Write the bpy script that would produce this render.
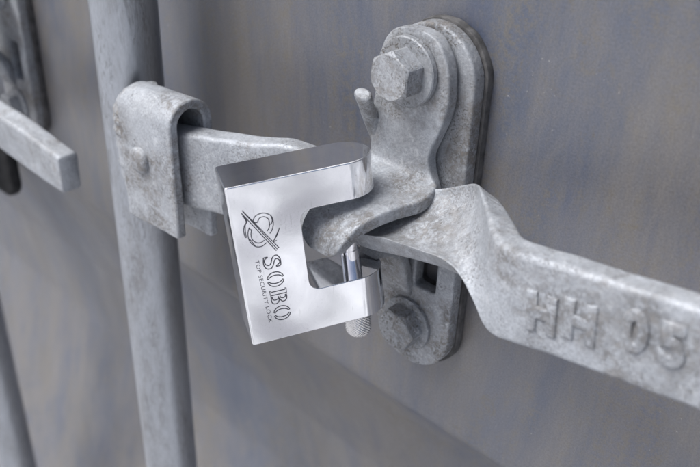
import bpy, bmesh, math, random
from mathutils import Vector, Matrix, noise
R_ = math.radians
random.seed(4)
for o in list(bpy.data.objects): bpy.data.objects.remove(o, do_unlink=True)
S = bpy.context.scene
COL = S.collection

# ------------------------------------------------------------------ camera
# door frame: X right along the door, Y into the door (0 = paint surface), Z up, metres
CAMX = [Vector((.7231, .6901, .0299)), Vector((.3637, -.3436, -.8658)), Vector((-.5872, .6370, -.4994))]
CAM_LOC = Vector((.2098, -.25, .1132))
FPX = 836.42
cd = bpy.data.cameras.new('camera'); cam = bpy.data.objects.new('camera', cd); COL.objects.link(cam)
cd.sensor_width = 36; cd.lens = 36 * FPX / 700
cd.clip_start = .005; cd.clip_end = 400
r, d, f = CAMX
m = Matrix.Identity(4)
for i in range(3):
    m[i][0] = r[i]; m[i][1] = -d[i]; m[i][2] = -f[i]; m[i][3] = CAM_LOC[i]
cam.matrix_world = m
cd.dof.use_dof = True; cd.dof.focus_distance = .322; cd.dof.aperture_fstop = 11.0; cd.dof.aperture_blades = 7
S.camera = cam

# ------------------------------------------------------------------ light
SUN_EL, SUN_AZ = 58, 208      # azimuth: compass style, 180 = straight out from the door
w = bpy.data.worlds.new('World'); S.world = w; w.use_nodes = True
nt = w.node_tree
bg = nt.nodes['Background']; sky = nt.nodes.new('ShaderNodeTexSky')
sky.sky_type = 'NISHITA'; sky.sun_disc = False
sky.sun_elevation = R_(SUN_EL); sky.sun_rotation = R_(SUN_AZ)
sky.air_density = 1.0; sky.dust_density = 5.0; sky.ozone_density = 1.0
hs = nt.nodes.new('ShaderNodeHueSaturation'); hs.inputs['Saturation'].default_value = 1.0
nt.links.new(sky.outputs[0], hs.inputs['Color'])
nt.links.new(hs.outputs[0], bg.inputs['Color']); bg.inputs['Strength'].default_value = .05
sl = bpy.data.lights.new('sun', 'SUN'); sl.energy = 1.5; sl.angle = R_(36); sl.color = (.93, .97, 1)
sun = bpy.data.objects.new('sun', sl); COL.objects.link(sun)
az = R_(SUN_AZ); el = R_(SUN_EL)
sdir = Vector((math.sin(az) * math.cos(el), math.cos(az) * math.cos(el), math.sin(el)))
sun.rotation_euler = (-sdir).to_track_quat('-Z', 'Y').to_euler()
S.view_settings.view_transform = 'Standard'; S.view_settings.look = 'None'
S.view_settings.gamma = 1; S.view_settings.use_curve_mapping = False
S.view_settings.exposure = 1.32

# ------------------------------------------------------------------ node helpers
class NT:
    def __init__(s, name):
        s.m = bpy.data.materials.new(name); s.m.use_nodes = True
        s.t = s.m.node_tree; s.b = s.t.nodes['Principled BSDF']
        s.tc = s.t.nodes.new('ShaderNodeTexCoord'); s.geo = s.t.nodes.new('ShaderNodeNewGeometry')
    def L(s, a, b): s.t.links.new(a, b)
    def mapped(s, scale=(1, 1, 1), rot=(0, 0, 0), loc=(0, 0, 0), world=True):
        n = s.t.nodes.new('ShaderNodeMapping')
        n.inputs['Scale'].default_value = scale; n.inputs['Rotation'].default_value = rot; n.inputs['Location'].default_value = loc
        s.L(s.geo.outputs['Position'] if world else s.tc.outputs['Object'], n.inputs['Vector']); return n.outputs[0]
    def noise(s, vec, scale, detail=4, rough=.55, dist=0):
        n = s.t.nodes.new('ShaderNodeTexNoise'); n.inputs['Scale'].default_value = scale
        n.inputs['Detail'].default_value = detail; n.inputs['Roughness'].default_value = rough; n.inputs['Distortion'].default_value = dist
        s.L(vec, n.inputs['Vector']); return n.outputs['Fac']
    def voro(s, vec, scale, out='Color'):
        n = s.t.nodes.new('ShaderNodeTexVoronoi'); n.inputs['Scale'].default_value = scale
        s.L(vec, n.inputs['Vector']); return n.outputs[out]
    def ramp(s, fac, stops):
        n = s.t.nodes.new('ShaderNodeValToRGB'); e = n.color_ramp.elements
        while len(e) < len(stops): e.new(.5)
        for q, (p, c) in zip(e, stops):
            q.position = p; q.color = (c, c, c, 1) if isinstance(c, (int, float)) else (*c, 1)
        s.L(fac, n.inputs[0]); return n.outputs[0]
    def mix(s, fac, a, b, mode='MIX'):
        n = s.t.nodes.new('ShaderNodeMix'); n.data_type = 'RGBA'; n.blend_type = mode
        for v, i in ((fac, 0), (a, 6), (b, 7)):
            if hasattr(v, 'links'): s.L(v, n.inputs[i])
            else: n.inputs[i].default_value = v if i == 0 else (*v, 1)
        return n.outputs[2]
    def math(s, op, a, b):
        n = s.t.nodes.new('ShaderNodeMath'); n.operation = op
        for i, v in enumerate((a, b)):
            if hasattr(v, 'links'): s.L(v, n.inputs[i])
            else: n.inputs[i].default_value = v
        return n.outputs[0]
    def bump(s, h, strength, dist, prev=None):
        n = s.t.nodes.new('ShaderNodeBump'); n.inputs['Strength'].default_value = strength; n.inputs['Distance'].default_value = dist
        s.L(h, n.inputs['Height'])
        if prev is not None: s.L(prev, n.inputs['Normal'])
        return n.outputs[0]
    def set(s, **k):
        names = dict(color='Base Color', rough='Roughness', metal='Metallic', normal='Normal', spec='Specular IOR Level')
        for q, v in k.items():
            i = s.b.inputs[names[q]]
            if hasattr(v, 'links'): s.L(v, i)
            elif isinstance(v, tuple): i.default_value = (*v, 1)
            else: i.default_value = v
        return s.m

def galvanised(name, light=1.0, dirt=.5, metal=.35, seed=0.0, dark_dirt=(.10, .085, .068), stretch=1.0, soft=1.0, spots=()):
    """weathered hot-dip zinc: fine grain, chalky bloom, brown grime in patches and round the given spots (x, y, z, radius in mm)"""
    k = NT(name)
    p = k.mapped(scale=(1, 1, stretch), loc=(seed, seed * .7, -seed))
    g = k.noise(p, 60, 6, .6)
    mid = tuple(c * light for c in (.35, .367, .395))
    base = k.ramp(g, [(.30, tuple(c * (1 - .16 * soft) for c in mid)), (.5, mid), (.70, tuple(c * (1 + .2 * soft) for c in mid))])
    grain = k.ramp(k.noise(p, 900, 6, .8), [(.40, .70), (.60, 1.22)])
    base = k.mix(.6 * soft, base, grain, 'MULTIPLY')
    bloom = k.ramp(k.noise(p, 260, 9, .8, 1.0), [(.53, 0), (.62, .6 * soft)])
    base = k.mix(bloom, base, (.56, .575, .60))
    g1 = k.ramp(k.noise(p, 38, 4, .6, .8), [(.47, 0), (.66, 1)])
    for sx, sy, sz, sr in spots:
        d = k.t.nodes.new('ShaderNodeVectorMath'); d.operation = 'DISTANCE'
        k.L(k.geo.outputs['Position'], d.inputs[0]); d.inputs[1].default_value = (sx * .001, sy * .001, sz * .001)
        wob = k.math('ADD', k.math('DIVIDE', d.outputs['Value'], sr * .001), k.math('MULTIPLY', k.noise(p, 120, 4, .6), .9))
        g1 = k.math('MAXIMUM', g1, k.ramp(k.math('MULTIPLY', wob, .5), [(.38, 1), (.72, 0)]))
    g2 = k.ramp(k.noise(p, 330, 9, .82, .5), [(.455, .10), (.545, 1)])
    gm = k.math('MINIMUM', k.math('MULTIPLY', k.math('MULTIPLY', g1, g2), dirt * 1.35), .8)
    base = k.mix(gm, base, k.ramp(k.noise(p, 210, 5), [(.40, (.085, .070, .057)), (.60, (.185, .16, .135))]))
    film = k.ramp(k.noise(p, 26, 4, .6), [(.42, 0), (.72, .45 * dirt)])
    base = k.mix(film, base, (.235, .218, .20))
    # small dark pits
    pm = k.math('MULTIPLY', k.ramp(k.noise(p, 1100, 3, .6), [(.555, 0), (.61, 1)]), k.ramp(k.noise(p, 70, 4, .6), [(.50, 0), (.58, min(1, dirt * .9))]))
    base = k.mix(pm, base, dark_dirt)
    rough = k.ramp(k.noise(p, 200, 5, .6), [(.3, .46 if metal < .6 else .30), (.7, .72 if metal < .6 else .44)])
    n1 = k.bump(k.noise(p, 260, 6, .65), .55 * soft, .0006)
    n2 = k.bump(k.noise(p, 1300, 4, .7), .5 * soft, .0002, n1)
    n3 = k.bump(k.math('MULTIPLY', k.math('MAXIMUM', pm, k.math('MULTIPLY', gm, .3)), -1.0), .8, .0004, n2)
    return k.set(color=base, rough=rough, metal=metal, normal=n3)

M = {}
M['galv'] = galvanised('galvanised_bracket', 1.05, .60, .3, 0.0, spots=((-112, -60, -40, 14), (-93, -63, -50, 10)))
M['galv_rod'] = galvanised('galvanised_rod', 1.25, .30, .9, 3.3, stretch=.25, soft=.4)
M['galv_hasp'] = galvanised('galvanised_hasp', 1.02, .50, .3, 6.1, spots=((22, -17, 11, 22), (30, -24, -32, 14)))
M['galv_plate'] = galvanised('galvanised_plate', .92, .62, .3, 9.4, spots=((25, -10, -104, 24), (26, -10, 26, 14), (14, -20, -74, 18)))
M['galv_bolt'] = galvanised('galvanised_bolt', 1.06, .55, .3, 12.7)
M['galv_old'] = galvanised('galvanised_grimy_bolt', .82, .85, .25, 15.2)
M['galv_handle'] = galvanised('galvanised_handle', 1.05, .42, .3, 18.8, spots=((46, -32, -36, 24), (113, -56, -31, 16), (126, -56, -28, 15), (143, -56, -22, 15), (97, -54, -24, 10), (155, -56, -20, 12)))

def dark_matte(name, c):
    k = NT(name); p = k.mapped()
    col = k.ramp(k.noise(p, 180, 5, .6), [(.35, tuple(v * .6 for v in c)), (.7, tuple(v * 1.9 for v in c))])
    return k.set(color=col, rough=.85, normal=k.bump(k.noise(p, 700, 4), .5, .0004))
M['seal'] = dark_matte('dirty_sealant', (.062, .060, .060))
M['black'] = dark_matte('matte_black', (.012, .012, .013))

# weathered grey-blue door paint with a film of tan dust, rain streaks and scuffs
k = NT('door_paint')
p = k.mapped(); ps = k.mapped(scale=(1, 1, .09)); pd = k.mapped(scale=(1, 1, .35), rot=(0, R_(12), 0))
blue = k.ramp(k.noise(pd, 16, 5, .6), [(.3, (.058, .072, .110)), (.7, (.092, .104, .140))])
tanf = k.ramp(k.noise(pd, 9, 9, .74, .6), [(.40, 0), (.60, .9)])
col = k.mix(tanf, blue, (.156, .145, .138))
st = k.ramp(k.noise(ps, 42, 6, .62), [(.44, 0), (.54, .0), (.70, .5)])
col = k.mix(st, col, (.060, .073, .126))
st2 = k.ramp(k.noise(ps, 170, 6, .65), [(.50, 0), (.76, .35)])
col = k.mix(st2, col, (.165, .16, .158))
ol = k.math('MULTIPLY', k.ramp(k.noise(pd, 30, 9, .78, .8), [(.46, 0), (.60, 1)]), k.ramp(k.noise(p, 320, 8, .8), [(.45, 0), (.55, .6)]))
col = k.mix(ol, col, (.140, .122, .092))
ol2 = k.math('MULTIPLY', k.ramp(k.noise(p, 60, 6, .7, 1.5), [(.60, 0), (.68, 1)]), k.ramp(k.noise(p, 500, 5, .8), [(.44, 0), (.54, .55)]))
col = k.mix(ol2, col, (.128, .108, .076))
gr = k.ramp(k.noise(p, 1200, 6, .85), [(.40, .74), (.60, 1.24)])
col = k.mix(.8, col, gr, 'MULTIPLY')
sc = k.math('MULTIPLY', k.ramp(k.noise(p, 700, 2, .4), [(.70, 0), (.75, 1)]), k.ramp(k.noise(p, 25, 3), [(.5, 0), (.65, .7)]))
col = k.mix(sc, col, (.36, .35, .34))
nb = k.bump(k.noise(p, 9, 2, .4), .5, .006)
nb = k.bump(k.noise(p, 900, 5, .65), .35, .00022, nb)
M['paint'] = k.set(color=col, rough=k.ramp(k.noise(pd, 30, 5), [(.3, .32), (.7, .48)]), spec=.95, normal=nb)

def chrome(name, rough_lo, rough_hi, tint=(.935, .94, .95), wav=.08):
    k = NT(name); p = k.mapped(world=False)
    sm = k.noise(p, 45, 5, .6, .6); fine = k.noise(p, 800, 3)
    col = k.mix(k.ramp(sm, [(.38, 0), (.66, .6)]), tint, tuple(v * w_ for v, w_ in zip(tint, (.80, .79, .83))))
    pscr = k.mapped(scale=(1, 1, .04), rot=(.5, .3, .9), world=False)
    scr = k.ramp(k.noise(pscr, 900, 2, .5), [(.70, 0), (.74, .5)])
    dust = k.math('MULTIPLY', k.ramp(k.noise(p, 1500, 3, .6), [(.62, 0), (.68, 1)]), k.ramp(sm, [(.45, 0), (.6, .6)]))
    col = k.mix(k.math('MAXIMUM', scr, dust), col, (.45, .44, .44))
    n = k.bump(k.noise(p, 60, 2, .4), wav, .0004)
    n = k.bump(fine, .05, .00005, n)
    return k.set(color=col, metal=1.0, rough=k.ramp(sm, [(.35, rough_lo), (.75, rough_hi)]), normal=n)
M['chrome'] = chrome('polished_nickel', .05, .13)
M['pin'] = chrome('polished_pin', .05, .12, (.88, .88, .9), .05)
M['knurl'] = chrome('knurled_steel', .22, .35, (.74, .73, .72), .05)
k = NT('engraved_steel'); M['engrave'] = k.set(color=(.095, .095, .11), rough=.5, metal=.5)
k = NT('concrete'); p = k.mapped()
M['concrete'] = k.set(color=k.ramp(k.noise(p, 2.2, 8, .66, .5), [(.38, (.20, .20, .21)), (.5, (.50, .50, .51)), (.62, (.66, .66, .67))]), rough=.9)

# ------------------------------------------------------------------ object helpers (mm in, metres out)
def mm(v): return Vector(v) * .001
def worigin(o):
    v = Vector((0, 0, 0))
    while o is not None:
        v += o.location; o = o.parent
    return v
def tag(o, label=None, cat=None, group=None, kind=None):
    if label: o['label'] = label
    if cat: o['category'] = cat
    if group: o['group'] = group
    if kind: o['kind'] = kind
    return o
def empty(name, loc, label, cat, group=None):
    o = bpy.data.objects.new(name, None); COL.objects.link(o); o.location = mm(loc)
    o.empty_display_size = .01
    return tag(o, label, cat, group)
def build(name, verts, faces, mat, parent=None, origin=None, smooth=40):
    """verts in world metres; the object's own origin is the parent's origin (or 'origin', mm, when top level)"""
    org = worigin(parent) if parent is not None else mm(origin or (0, 0, 0))
    me = bpy.data.meshes.new(name)
    me.from_pydata([Vector(v) - org for v in verts], [], faces); me.validate()
    bm = bmesh.new(); bm.from_mesh(me); bmesh.ops.recalc_face_normals(bm, faces=bm.faces); bm.to_mesh(me); bm.free()
    me.shade_smooth(); me.set_sharp_from_angle(angle=R_(smooth))
    me.materials.append(M[mat])
    o = bpy.data.objects.new(name, me); COL.objects.link(o)
    if parent is not None: o.parent = parent
    else: o.location = org
    return o
def catmull(pts, n):
    """resample a list of equal-length tuples"""
    out = []
    for i in range(len(pts) - 1):
        p0 = pts[max(i - 1, 0)]; p1 = pts[i]; p2 = pts[i + 1]; p3 = pts[min(i + 2, len(pts) - 1)]
        for j in range(n):
            t = j / n
            out.append(tuple(.5 * (2 * b + (c - a) * t + (2 * a - 5 * b + 4 * c - d_) * t * t + (3 * b - a - 3 * c + d_) * t ** 3) for a, b, c, d_ in zip(p0, p1, p2, p3)))
    out.append(tuple(pts[-1])); return out
def rrect(a, b, rad, n=5):
    """rounded rectangle half sizes a, b -> list of 2-D points"""
    rad = min(rad, a * .98, b * .98); pts = []
    for cx, cy, s in ((a - rad, b - rad, 0), (-a + rad, b - rad, 90), (-a + rad, -b + rad, 180), (a - rad, -b + rad, 270)):
        for i in range(n + 1):
            t = R_(s + 90 * i / n); pts.append((cx + rad * math.cos(t), cy + rad * math.sin(t)))
    # extra points on the long sides, so relief noise has something to move
    out = []
    for i, q in enumerate(pts):
        out.append(q); nx = pts[(i + 1) % len(pts)]
        if i % (n + 1) == n:
            for j in range(1, 5): out.append((q[0] + (nx[0] - q[0]) * j / 5, q[1] + (nx[1] - q[1]) * j / 5))
    return out
def rings(rs, cap=True):
    n = len(rs[0]); v = [q for r_ in rs for q in r_]; F = []
    for i in range(len(rs) - 1):
        for j in range(n):
            F.append((i * n + j, i * n + (j + 1) % n, (i + 1) * n + (j + 1) % n, (i + 1) * n + j))
    if cap: F.append(tuple(range(n))); F.append(tuple((len(rs) - 1) * n + j for j in range(n)))
    return v, F
def rough_up(v, amp, scale=60, off=0):
    out = []
    for q in v:
        q = Vector(q); n = noise.noise_vector(q * scale + Vector((off, off, off))) + .5 * noise.noise_vector(q * scale * 2.7 + Vector((off, 0, 0)))
        out.append(q + n * amp * .001)
    return out
def edge_loft(stations, n=6, rad=3.0):
    """stations (A xyz, B xyz, thickness): a bar whose section runs from A to B"""
    st = catmull([(*q[0], *q[1], q[2], q[3] if len(q) > 3 else 0) for q in stations], n); rs = []
    for i, s in enumerate(st):
        A = Vector(s[0:3]); B = Vector(s[3:6]); t = s[6]; c = (A + B) / 2
        q0 = st[max(i - 1, 0)]; q1 = st[min(i + 1, len(st) - 1)]
        tan = ((Vector(q1[0:3]) + Vector(q1[3:6])) - (Vector(q0[0:3]) + Vector(q0[3:6]))).normalized()
        u = (A - B); h = u.length / 2; u.normalize(); nn = tan.cross(u).normalized()
        rs.append([mm(c + u * y + nn * (x - (s[7] * (1 - (y / h) ** 6) if x > 0 else 0))) for x, y in rrect(t / 2, h, rad)])
    return rings(rs)
def plate(outline, holes=(), y0=0, y1=-5, bevel=.7, name='tmp'):
    """outline in (x, z) mm, solid between y0 (back) and y1 (front, more negative)"""
    cu = bpy.data.curves.new(name, 'CURVE'); cu.dimensions = '2D'; cu.fill_mode = 'BOTH'
    th = abs(y1 - y0); cu.extrude = max(th / 2 - bevel, .01) * .001; cu.bevel_depth = bevel * .001; cu.bevel_resolution = 2
    cu.offset = -bevel * .001
    for lp in [outline, *holes]:
        sp = cu.splines.new('POLY'); sp.points.add(len(lp) - 1); sp.use_cyclic_u = True
        for q, (x, z) in zip(sp.points, lp): q.co = (x * .001, z * .001, 0, 1)
    o = bpy.data.objects.new(name, cu); COL.objects.link(o)
    me = bpy.data.meshes.new_from_object(o.evaluated_get(bpy.context.evaluated_depsgraph_get()))
    ym = (y0 + y1) / 2 * .001
    v = [Vector((q.co.x, ym - q.co.z, q.co.y)) for q in me.vertices]; F = [tuple(f_.vertices) for f_ in me.polygons]
    bpy.data.objects.remove(o); bpy.data.curves.remove(cu); bpy.data.meshes.remove(me)
    return weld(v, F)
def weld(v, F):
    key = {}; idx = []; nv = []
    for q in v:
        kk = (round(q.x, 7), round(q.y, 7), round(q.z, 7))
        if kk not in key: key[kk] = len(nv); nv.append(q)
        idx.append(key[kk])
    nF = []
    for f_ in F:
        g = []
        for i in f_:
            if idx[i] not in g: g.append(idx[i])
        if len(g) > 2: nF.append(tuple(g))
    return nv, nF
def text_mesh(s, size, depth, bevel, spacing=1.0, fat=0.0):
    cu = bpy.data.curves.new('tmp', 'FONT'); cu.body = s; cu.size = size; cu.extrude = depth; cu.bevel_depth = bevel; cu.bevel_resolution = 2
    cu.offset = fat; cu.align_x = 'CENTER'; cu.align_y = 'CENTER'; cu.space_character = spacing
    o = bpy.data.objects.new('tmp', cu); COL.objects.link(o)
    me = bpy.data.meshes.new_from_object(o.evaluated_get(bpy.context.evaluated_depsgraph_get()))
    v = [q.co.copy() for q in me.vertices]; F = [tuple(f_.vertices) for f_ in me.polygons]
    bpy.data.objects.remove(o); bpy.data.curves.remove(cu); bpy.data.meshes.remove(me)
    return weld(v, F)
def arc(cx, cz, r_, a0, a1, n=20):
    return [(cx + r_ * math.cos(R_(a0 + (a1 - a0) * i / n)), cz + r_ * math.sin(R_(a0 + (a1 - a0) * i / n))) for i in range(n + 1)]
def turned(prof, frame, n=48):
    """prof: (radius, height) pairs along frame's third axis; frame = (origin mm, a, b, axis)"""
    o_, a, b, ax = frame; rs = []
    for r_, h in prof:
        rs.append([mm(Vector(o_) + a * (r_ * math.cos(2 * math.pi * i / n)) + b * (r_ * math.sin(2 * math.pi * i / n)) + ax * h) for i in range(n)])
    return rings(rs)
EX, EY, EZ = Vector((1, 0, 0)), Vector((0, 1, 0)), Vector((0, 0, 1))
def hexhead(cx, cz, y, af, h, rot, tilt=0):
    n = 72; r0 = af / 2 * .96; rs = []
    def hr(t):
        q = (t - R_(rot) + R_(30)) % R_(60) - R_(30)
        # vertex at q = 0
        return (af / 2) / math.cos(R_(30) - abs(q))
    for lev in ('base', 'side', 'ch', 'in', 'c'):
        ring = []
        for i in range(n):
            t = 2 * math.pi * i / n; H = hr(t)
            if lev == 'base': r_, z = H, 0
            elif lev == 'side': r_, z = H, h - (H - r0) * .62 - .25
            elif lev == 'ch': r_, z = H - .25, h - (H - r0) * .55
            elif lev == 'in': r_, z = r0, h
            else: r_, z = r0 * .55, h - .12
            ring.append(mm((cx + r_ * math.cos(t), y - z, cz + r_ * math.sin(t))))
        rs.append(ring)
    return rings(rs)
def washer(cx, cz, y, r_, h):
    return turned([(r_ - .4, 0), (r_, .4), (r_, h - .5), (r_ - .5, h), (r_ * .5, h)], ((cx, y, cz), EX, EZ, -EY))

# ------------------------------------------------------------------ setting
bm_v = [(-25, -30, -1.3), (25, -30, -1.3), (25, .35, -1.3), (-25, .35, -1.3)]
g = build('ground', bm_v, [(0, 1, 2, 3)], 'concrete'); tag(g, kind='structure')

# container door: one pressed sheet with shallow horizontal ribs
prof = [(1250, 0), (700, 0), (300, 0), (100, 0), (-100, 0), (-150, 0), (-159, .3), (-163, 1.2), (-166, 2.6), (-192, 20.5), (-272, 47.5), (-278, 49.5), (-284, 51), (-352, 59), (-358, 59.6), (-364, 59), (-520, 24), (-640, 0), (-820, 0), (-900, 44), (-1150, 44)]
xs = [-1300 + 100 * i for i in range(24)]
v = []; F = []
for z, y in prof:
    for x in xs: v.append(mm((x, y, z)))
n = len(xs)
for i in range(len(prof) - 1):
    for j in range(n - 1): F.append((i * n + j, i * n + j + 1, (i + 1) * n + j + 1, (i + 1) * n + j))
door = build('container_door', v, F, 'paint', None, (0, 0, -1150), 60)
tag(door, 'weathered grey-blue steel container door with shallow horizontal ribs and tan dust', 'door')

# ------------------------------------------------------------------ locking rods
def rod(x, y, label, group):
    pr = [(16, -1200)] + [(16, -1200 + 20 * i) for i in range(1, 121)]
    vv, FF = turned([(16.0, z) for _, z in pr], ((x, y, 0), EX, EY, EZ), 64)
    vv = rough_up(vv, .18, 25, x)
    o = build('locking_rod', vv, FF, 'galv_rod', None, (x, y, -1200), 60)
    return tag(o, label, 'locking rod', group)
rod1 = rod(-139, -35, 'grey galvanised locking rod with the hub bracket, left of the padlock', 'locking rods on the door')
rod2 = rod(-405, -37, 'galvanised locking rod cut off by the lower left corner of the picture', 'locking rods on the door')

# hub bracket on rod 1: an upside-down U of thick strip, open to the right, folded over the handle
def ubracket():
    # profile in (y, z), outer then inner; near flange front y=-62
    yo, yi, t = -62.5, -39.5, 4.6
    ym = (yo + yi) / 2; ro = (yi - yo) / 2; zt = -31
    def ringat(x, zb1, zb2, dz):
        outer = [(yo, zb1)] + [(yo, zb1 + (zt - zb1) * i / 6) for i in range(1, 6)] + [(ym + ro * math.cos(R_(180 - a)), zt + ro * .98 * math.sin(R_(180 - a))) for a in range(0, 181, 10)] + [(yi, zb2 + (zt - zb2) * (5 - i) / 6) for i in range(0, 5)] + [(yi, zb2)]
        ri = ro - t
        inner = [(yi - t, zb2)] + [(yi - t, zb2 + (zt - zb2) * i / 6) for i in range(1, 6)] + [(ym + ri * math.cos(R_(a)), zt + ri * math.sin(R_(a))) for a in range(0, 181, 10)] + [(yo + t, zb1 + (zt - zb1) * (5 - i) / 6) for i in range(0, 5)] + [(yo + t, zb1)]
        return [mm((x, y_, z_ + dz)) for y_, z_ in outer + inner]
    rs = []
    X0, X1 = -109, -69
    for i in range(13):
        t_ = i / 12; x = X0 + (X1 - X0) * t_
        rs.append(ringat(x, -84, -90, 2.5 * t_))
    return rings(rs)
vv, FF = ubracket()
vv = rough_up(vv, .35, 70)
hub = build('hub_bracket', vv, FF, 'galv', rod1, smooth=35)
md = hub.modifiers.new('bevel', 'BEVEL'); md.width = .0009; md.segments = 2; md.limit_method = 'ANGLE'; md.angle_limit = R_(45)
vv, FF = turned([(6.3, 0), (6.2, 1.6), (5.6, 2.6), (4.2, 3.2), (2, 3.5), (.3, 3.55)], ((-93.5, -62.3, -50), EX, EZ, -EY), 32)
build('rivet', rough_up(vv, .15, 150), FF, 'galv', hub, smooth=50)
# weld bead between rod and bracket: a lumpy rope on each side of the near flange's left end
pts = catmull([(-116, -49, -88, 3.6), (-116, -52, -76, 5.4), (-115.5, -53.5, -60, 6.4), (-115, -53.6, -44, 6.9), (-114.5, -53, -33, 6.8), (-111, -49.5, -25, 5.8), (-106, -45, -22.5, 4.0)], 12)
rs = []
for i, (x, y, z, r_) in enumerate(pts):
    r_ *= 1 + .07 * math.sin(i * 1.1) + .05 * random.uniform(-1, 1)
    rs.append([mm((x - 1 + r_ * 1.35 * math.cos(t), y + r_ * .95 * math.sin(t) + .8 * r_ * math.cos(t) * -.5, z)) for t in [2 * math.pi * j / 16 for j in range(16)]])
vv, FF = rings(rs)
build('weld', rough_up(vv, .8, 90), FF, 'galv', rod1, smooth=80)

# ------------------------------------------------------------------ handle keeper with its bolts
def stadium(xc, hw, zt, zb, n=24):
    return arc(xc, zt - hw, hw, 0, 180, n) + arc(xc, zb + hw, hw, 180, 360, n)
def rrect_xy(x0, x1, z0, z1, r_):
    return arc(x1 - r_, z1 - r_, r_, 0, 90, 5) + arc(x0 + r_, z1 - r_, r_, 90, 180, 5) + arc(x0 + r_, z0 + r_, r_, 180, 270, 5) + arc(x1 - r_, z0 + r_, r_, 270, 360, 5)
def keeper(label, group):
    e = empty('handle_keeper', (26.5, 0, -124), label, 'keeper', group)
    slot = rrect_xy(27, 38, -84, -58, 1.5)
    vv, FF = plate(stadium(26.9, 21.2, 30, -126.4), [rrect_xy(26, 39, -85, -57, 1.5)], 0, -3.6, .4)
    build('seal', rough_up(vv, .5, 90), FF, 'seal', e, smooth=50)
    vv, FF = plate(stadium(26.5, 20.5, 29, -125.5), [slot], -3.4, -10, 1.1)
    build('back_plate', rough_up(vv, .12, 60), FF, 'galv_plate', e, smooth=40)
    # cradle under the handle: strip that leaves the plate left of the slot and curls outwards
    c = catmull([(-8, -90), (-11.5, -84), (-13.5, -76), (-17, -68), (-24, -62.5), (-33, -60)], 5); rs = []
    for i, (y, z) in enumerate(c):
        q0 = c[max(i - 1, 0)]; q1 = c[min(i + 1, len(c) - 1)]
        tn = Vector((0, q1[0] - q0[0], q1[1] - q0[1])).normalized(); nn = EX.cross(tn)
        rs.append([mm(Vector((16.5, y, z)) + EX * a + nn * b) for a, b in rrect(9.5, 2.6, 1.6, 4)])
    vv, FF = rings(rs)
    build('cradle', rough_up(vv, .25, 80), FF, 'galv_plate', e, smooth=45)
    b2 = build('bolt', *hexhead(25.3, -104.5, -12.2, 17.6, 7.6, 2), 'galv_old', e, smooth=25)
    build('washer', *washer(25.3, -104.5, -9.9, 12.6, 2.4), 'galv_old', b2, smooth=40)
    b1 = build('bolt', *hexhead(22.4, 11.6, -20.2, 17.2, 9.2, 87), 'galv_bolt', e, smooth=25)
    build('washer', *washer(22.4, 11.6, -17.3, 13.4, 3.0), 'galv_old', b1, smooth=40)
    return e
GK = 'handle keepers bolted to the door'
kp = keeper('galvanised oblong keeper plate bolted to the door behind the padlock', GK)

# ------------------------------------------------------------------ hasp: swings on the upper bolt, folds out over the handle
def hasp(label, group):
    e = empty('handle_hasp', (22.4, -14, 11.6), label, 'hasp', group)
    st = [(-14.2, 27.2, 20, 27), (-14.2, 26.6, 16.5, 30.5), (-14.2, 25, 13, 34), (-14.2, 21.5, 9.8, 37), (-14.2, 17, 7.8, 39.2), (-14.2, 11, 6.8, 40.6), (-14.2, 4, 6, 41), (-14.2, -4, 5, 39.6), (-14.2, -12, 4.2, 36.8), (-14.2, -19.5, 4, 34.2), (-14.3, -25.5, 4.4, 35.2), (-15.6, -29.4, 5.2, 38.6), (-18.6, -31.6, 6.0, 41), (-28, -33.8, 7.2, 41.6), (-36, -35.2, 7.6, 38), (-45, -36.8, 7.8, 34.6), (-51.8, -39.2, 8, 32.4), (-56.6, -43.4, 9, 30.8), (-58.2, -47.6, 11.4, 28.6), (-58.5, -49.4, 15, 26)]
    c = catmull(st, 6); rs = []
    for i, (y, z, a, b) in enumerate(c):
        q0 = c[max(i - 1, 0)]; q1 = c[min(i + 1, len(c) - 1)]
        tn = Vector((0, q1[0] - q0[0], q1[1] - q0[1])).normalized(); nn = EX.cross(tn)
        rs.append([mm(Vector(((a + b) / 2, y, z)) + EX * p_ + nn * q_) for p_, q_ in rrect((b - a) / 2, 2.9, 1.1, 4)])
    vv, FF = rings(rs)
    build('hasp_plate', rough_up(vv, .3, 70, 3), FF, 'galv_hasp', e, smooth=45)
    # short turned ear on the left edge
    ax = [(7.4, -13.2, -27, 3.2), (5.0, -14.4, -19, 3.6), (4.2, -17.4, -11.5, 3.7), (5.8, -22.4, -4.4, 3.3), (8.0, -26.4, .2, 3.5), (8.5, -27.2, 1.2, 2.6)]
    c = catmull(ax, 5); rs = []
    for i, (x, y, z, r_) in enumerate(c):
        q0 = Vector(c[max(i - 1, 0)][:3]); q1 = Vector(c[min(i + 1, len(c) - 1)][:3]); tn = (q1 - q0).normalized()
        a = tn.cross(EX).normalized(); b = tn.cross(a)
        rs.append([mm(Vector((x, y, z)) + a * (r_ * .78 * math.cos(t)) + b * (r_ * 1.08 * math.sin(t))) for t in [2 * math.pi * j / 18 for j in range(18)]])
    vv, FF = rings(rs)
    build('ear', rough_up(vv, .25, 120), FF, 'galv_hasp', e, smooth=50)
    return e
GH = 'hasps folded over the handles'
hs1 = hasp('galvanised hasp folded out from the upper bolt and held by the padlock', GH)

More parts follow.
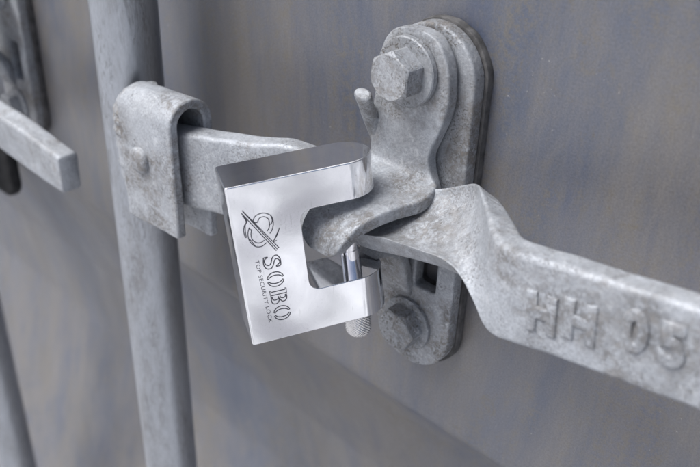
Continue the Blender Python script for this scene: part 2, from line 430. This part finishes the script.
# ------------------------------------------------------------------ door handle
st = [((-108, -51, -39), (-107, -51, -74), 11.5), ((-88, -51, -34.5), (-86, -51, -70.5), 11.5), ((-60, -48, -30), (-57, -48, -66.5), 11),
      ((-38, -43, -27.6), (-34, -43, -63.5), 10.5), ((-18, -37, -24.5), (-13, -38, -61), 10), ((3, -29, -29), (5, -40, -57), 10),
      ((24, -20.5, -38), (24, -42.5, -50), 11, 4), ((40, -18.5, -33.5), (44, -43.5, -45), 11, 5.6), ((53, -17.5, -27), (60, -44, -42), 11, 5.8),
      ((60, -18.5, -23.2), (71, -45.2, -41), 11, 4.8), ((67, -23.5, -20.6), (78.5, -46.4, -42.6), 10.5, 2.4), ((80, -36, -19), (86.5, -48, -46.8), 10, .6), ((88, -44.4, -18.2), (92.5, -50, -50.6), 9.8, 0), ((93, -48.6, -17.8), (96.5, -50.4, -51.8), 9.9, 0), ((98, -50.3, -17.2), (102, -50.8, -50.4), 10, 0),
      ((110, -50.9, -15.4), (115, -51, -47.6), 10), ((135, -51, -12), (140, -51, -43.4), 10), ((165, -51, -8.4), (170, -51, -39.2), 10), ((192, -51, -5.4), (196, -51, -35.5), 9.5), ((197, -51, -7), (200, -51, -33), 8)]
vv, FF = edge_loft(st, 12, 2.2)
hd = build('door_handle', rough_up(vv, .45, 45, 7), FF, 'galv_handle', None, (-93, -51, -50), 60)
tag(hd, 'galvanised handle bar with raised letters HH 05, running right past the padlock', 'handle', 'handles of the locking rods')
# raised cast characters on the grip, reading along it
ux = Vector((55, 0, 6.2)).normalized(); uz = Vector((3.6, 0, -33)).normalized() * -1; uz = (uz - ux * uz.dot(ux)).normalized()
for ch, px, pz in (('H', 111.5, -34.0), ('H', 124.2, -30.6), ('0', 140.4, -25.0), ('5', 151.2, -24.0)):
    tv, tf = text_mesh(ch, .0172, .0005, .0009, 1.0, .0003)
    tv = [mm((px, -55.6, pz)) + ux * q.x * .86 + uz * q.y - EY * q.z for q in tv]
    build('raised_letter', rough_up(tv, .35, 210, px), tf, 'galv_handle', hd, smooth=60)

# ------------------------------------------------------------------ padlock
LW, LU, LN = Vector((.4827, .8705, .1081)), Vector((-.1277, -.0525, .9904)), Vector((.8679, -.4919, .0856))
LC = Vector((1.665, -89.616, -20.004)); LT, LH, LWD = 23.0, 66.2, 57.0
def lk(w_, u_, n_=0.0): return mm(LC + LW * w_ + LU * u_ + LN * n_)
lock = empty('padlock', LC + LW * 28 - LU * 66 - LN * 11.5, 'shiny nickel-plated block padlock with engraved logo and lettering', 'padlock')
plan = [(.0, -.0), (0, -LT)]
el_ = [(45 + 12 * math.sin(R_(a)), -LT / 2 - LT / 2 * math.cos(R_(a))) for a in range(0, 181, 4)]
plan = [(0.0, -1.0), (.29, -.29), (1.0, 0.0)][::-1] + [(.29, -LT + .29), (0, -LT + 1.0)][::-1]
plan = [(1.0, 0.0), (.29, -.29), (0.0, -1.0), (0.0, -LT + 1.0), (.29, -LT + .29), (1.0, -LT)] + el_
rs = []
def inset(pl, dd):
    c = Vector((LWD / 2, -LT / 2)); out = []
    for a, b in pl:
        out.append((a + (dd if a < 20 else -dd * max(0, (a - 45) / 12)), b + (dd if b < -LT / 2 else -dd) * min(1, abs(b + LT / 2) / 8)))
    return out
for u_, dd in ((-LH, .55), (-LH + .16, .16), (-LH + .55, 0), (-.55, 0), (-.16, .16), (0, .55)):
    rs.append([lk(a, u_, b) for a, b in inset(plan, dd)])
vv, FF = rings(rs)
body = build('lock_body', vv, FF, 'chrome', lock, smooth=40)
# shackle opening cut into the right side
cut = arc(29.5, -18.8, 4.2, 90, 180, 8) + arc(29.5, -44, 4.2, 180, 270, 8) + [(80, -48.2), (80, -14.6)]
rs = [[lk(a, b, n_) for a, b in cut] for n_ in (12, -36)]
vv, FF = rings(rs)
cutter = build('cutter', vv, FF, 'chrome')
md = body.modifiers.new('cut', 'BOOLEAN'); md.object = cutter; md.operation = 'DIFFERENCE'; md.solver = 'EXACT'
dg = bpy.context.evaluated_depsgraph_get()
me2 = bpy.data.meshes.new_from_object(body.evaluated_get(dg))
body.modifiers.clear(); body.data = me2
bpy.data.objects.remove(cutter)
me2.shade_smooth(); me2.set_sharp_from_angle(angle=R_(60))
md = body.modifiers.new('bevel', 'BEVEL'); md.width = .00035; md.segments = 2; md.limit_method = 'ANGLE'; md.angle_limit = R_(50)
md = body.modifiers.new('normals', 'WEIGHTED_NORMAL'); md.mode = 'FACE_AREA'; md.weight = 100; md.keep_sharp = False
# locking pin through both arms, with a knurled end below
PF = (LC + LW * 45.2 - LN * 11.5, LW, LN, LU)
vv, FF = turned([(3.9, -70), (3.9, -40.2), (3.4, -39.9), (3.4, -38.6), (3.9, -38.2), (3.9, -10)], PF, 40)
pin = build('locking_pin', vv, FF, 'pin', lock, smooth=35)
nn_ = 168; rs = []
for i_ in range(91):
    i = i_ / 3
    u_ = -64 - 17.5 * i / 30; ring = []
    base = 5.4 if i < 22 else 5.4 * math.sqrt(max(0.02, 1 - ((i - 22) / 8.3) ** 2)) 
    for j in range(nn_):
        t = 2 * math.pi * j / nn_
        kn = .26 * (abs(math.sin(12 * t + u_ * 2.5)) + abs(math.sin(12 * t - u_ * 2.5))) if 2 <= i else 0
        r_ = base - .45 + kn * (.75 + .5 * noise.noise(Vector((t * 2, u_ * .4, 1.3))))
        ring.append(mm(PF[0] + LW * r_ * math.cos(t) + LN * r_ * math.sin(t) + LU * u_))
    rs.append(ring)
vv, FF = rings(rs)
build('knurled_tip', vv, FF, 'knurl', pin, smooth=20)

# engraving: thin strokes in the plane of the front face
def strokes(name, lines, width, closed=()):
    V = []; Fc = []
    for li, ln in enumerate(lines):
        ln = [Vector(q) for q in ln]; n = len(ln); st0 = len(V)
        for i, q in enumerate(ln):
            a = ln[max(i - 1, 0)]; b = ln[min(i + 1, n - 1)]
            if (ln[0] - ln[-1]).length < 1e-6 and n > 3:
                a = ln[i - 1] if i > 0 else ln[-2]; b = ln[i + 1] if i < n - 1 else ln[1]
            t = (b - a)
            if t.length < 1e-9: t = Vector((1, 0))
            t.normalize(); nr = Vector((-t.y, t.x)) * width / 2
            for s in (1, -1):
                p_ = q + nr * s
                V.append(lk(p_.x, p_.y, .035)); V.append(lk(p_.x, p_.y, -.05))
        for i in range(n - 1):
            a = st0 + 4 * i; b = a + 4
            Fc += [(a, a + 2, b + 2, b), (a, b, b + 1, a + 1), (a + 2, a + 3, b + 3, b + 2), (a + 1, b + 1, b + 3, a + 3)]
    return build(name, V, Fc, 'engrave', body, smooth=30)
# photo pixel -> (w, u) on the front face
def face(px, py):
    ry = CAMX[0] * ((px - 350) / FPX) + CAMX[1] * ((py - 233.5) / FPX) + CAMX[2]
    c0 = LC * .001; t = (c0 - CAM_LOC).dot(LN) / ry.dot(LN); p_ = (CAM_LOC + ry * t - c0) * 1000
    return (p_.dot(LW), p_.dot(LU))
def lp(*pts, n=6):
    q = [face(230 + a / 5.84, 200 + b / 5.84) for a, b in pts]
    return catmull(q, n) if len(q) > 2 else q
logo = [lp((70, 62), (285, 278)), lp((66, 78), (270, 296)), lp((76, 70), (276, 287)),
        lp((133, 122), (150, 92), (195, 76), (238, 92), (252, 130), (246, 172), (232, 196)),
        lp((160, 130), (172, 106), (198, 98), (222, 110), (230, 138), (226, 166), (216, 182)),
        lp((133, 122), (146, 132), (160, 130)), lp((238, 92), (246, 118), (240, 140), (230, 138)),
        lp((112, 162), (104, 200), (116, 244), (150, 272), (186, 270), (214, 248)),
        lp((126, 172), (122, 204), (132, 234), (156, 250), (182, 248), (200, 234)),
        lp((112, 162), (120, 176), (126, 172)), lp((112, 228), (124, 240), (146, 268)),
        lp((72, 92), (98, 124), (84, 150), (80, 184), (90, 222)), lp((82, 104), (94, 128), (88, 152), (90, 190), (96, 220)),
        lp((288, 162), (274, 204), (254, 240), (272, 236)), lp((282, 178), (268, 210), (258, 232))]
strokes('engraved_logo', logo, .36)
# four outlined serif letters, each drawn upright in a unit box and turned to read down the face
def crescent(x0, x1, bul, s):
    o_ = [(.5 + s * (.035 + (.465) * math.cos(R_(a))), .5 + .5 * math.sin(R_(a))) for a in range(-78, 79, 12)]
    i_ = [(.5 + s * (.035 + (.25) * math.cos(R_(a))), .5 + .42 * math.sin(R_(a))) for a in range(78, -79, -12)]
    return o_ + i_ + o_[:1]
LO = [crescent(0, 1, 1, 1), crescent(0, 1, 1, -1)]
def sm(*p_): return catmull(list(p_), 5)
LB = [[(.02, .0), (.02, .07), (.12, .07), (.12, .93), (.02, .93), (.02, 1), (.36, 1), (.36, .0), (.02, .0)],
      sm((.46, .96), (.72, .96), (.9, .84), (.9, .66), (.74, .55), (.62, .53)), sm((.46, .90), (.60, .88), (.68, .78), (.64, .62), (.5, .56)),
      sm((.62, .50), (.84, .46), (.98, .32), (.95, .12), (.76, .02), (.46, .03)), sm((.5, .47), (.66, .42), (.72, .28), (.66, .12), (.46, .09))]
LS = [sm((.86, .70), (.84, .95), (.62, 1.0), (.36, .98), (.12, .84), (.12, .66), (.28, .52), (.56, .42), (.68, .30), (.62, .14), (.46, .06), (.26, .08), (.14, .24)),
      sm((.80, .72), (.68, .90), (.52, .94), (.38, .86), (.34, .74), (.46, .64), (.76, .52), (.92, .38), (.90, .16), (.72, .02), (.46, -.02), (.2, .02), (.12, .04), (.10, .28)), [(.86, .70), (.80, .72)], [(.10, .28), (.14, .24)]]
c0 = face(272, 262); c1 = face(282, 312.6)
for i, L_ in enumerate((LS, LO, LB, LO)):
    cw = c0[0] + (c1[0] - c0[0]) * i / 3; cu_ = c0[1] + (c1[1] - c0[1]) * i / 3
    strokes('engraved_letter', [[(cw + (y - .5) * 6.3, cu_ - (x - .5) * 6.1) for x, y in ln] for ln in L_], .42)
tv, tf = text_mesh('TOP SECURITY LOCK', 1.0, .0, .0, 1.12)
xm0 = min(q.x for q in tv); xm1 = max(q.x for q in tv)
t0 = face(256.6, 260.5); t1 = face(270.6, 322.5); ln_ = abs(t1[1] - t0[1]); sc_ = ln_ / (xm1 - xm0)
tv2 = []
for q in tv:
    cw = t0[0] + (t1[0] - t0[0]) * (q.x - xm0) / (xm1 - xm0)
    tv2.append(lk(cw + q.y * 2.15, t0[1] - (q.x - xm0) * sc_, .03))
build('engraved_text', tv2, tf, 'engrave', body)

# ------------------------------------------------------------------ the neighbouring keeper, hasp and handle at the left edge
DX = Vector((-350, 0, 0)) * .001
def copy_tree(o, parent=None, off=None):
    c = o.copy(); COL.objects.link(c)
    if parent is None: c.location = o.location + off
    else: c.parent = parent
    for ch in o.children: copy_tree(ch, c)
    return c
kp2 = copy_tree(kp, None, DX); kp2['label'] = 'galvanised keeper plate cut off by the upper left corner of the picture'
hs2 = copy_tree(hs1, None, DX); hs2['label'] = 'galvanised hasp above the left handle, at the upper left picture corner'
st = [((-330, -54, -68), (-330, -36, -112), 12), ((-290, -54, -72), (-294, -40, -110), 12), ((-261, -53, -75), (-266, -44, -108), 12), ((-225, -51, -78.5), (-228, -48, -106), 12), ((-196, -50, -82), (-197, -50, -105.5), 12), ((-188.5, -50, -83), (-189, -50, -105.5), 12), ((-187, -50, -84.5), (-187.5, -50, -104), 10)]
vv, FF = edge_loft(st, 8, 2.4)
h2 = build('door_handle', rough_up(vv, .4, 45, 21), FF, 'galv_handle', None, (-330, -50, -90), 50)
tag(h2, 'short end of a galvanised handle pointing down at the left picture edge', 'handle', 'handles of the locking rods')
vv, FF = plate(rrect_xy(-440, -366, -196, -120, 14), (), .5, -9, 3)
o = build('dark_block', vv, FF, 'black', None, (-375, 0, -186), 40)  # guessed matte black block, fills a dark area under the left handle
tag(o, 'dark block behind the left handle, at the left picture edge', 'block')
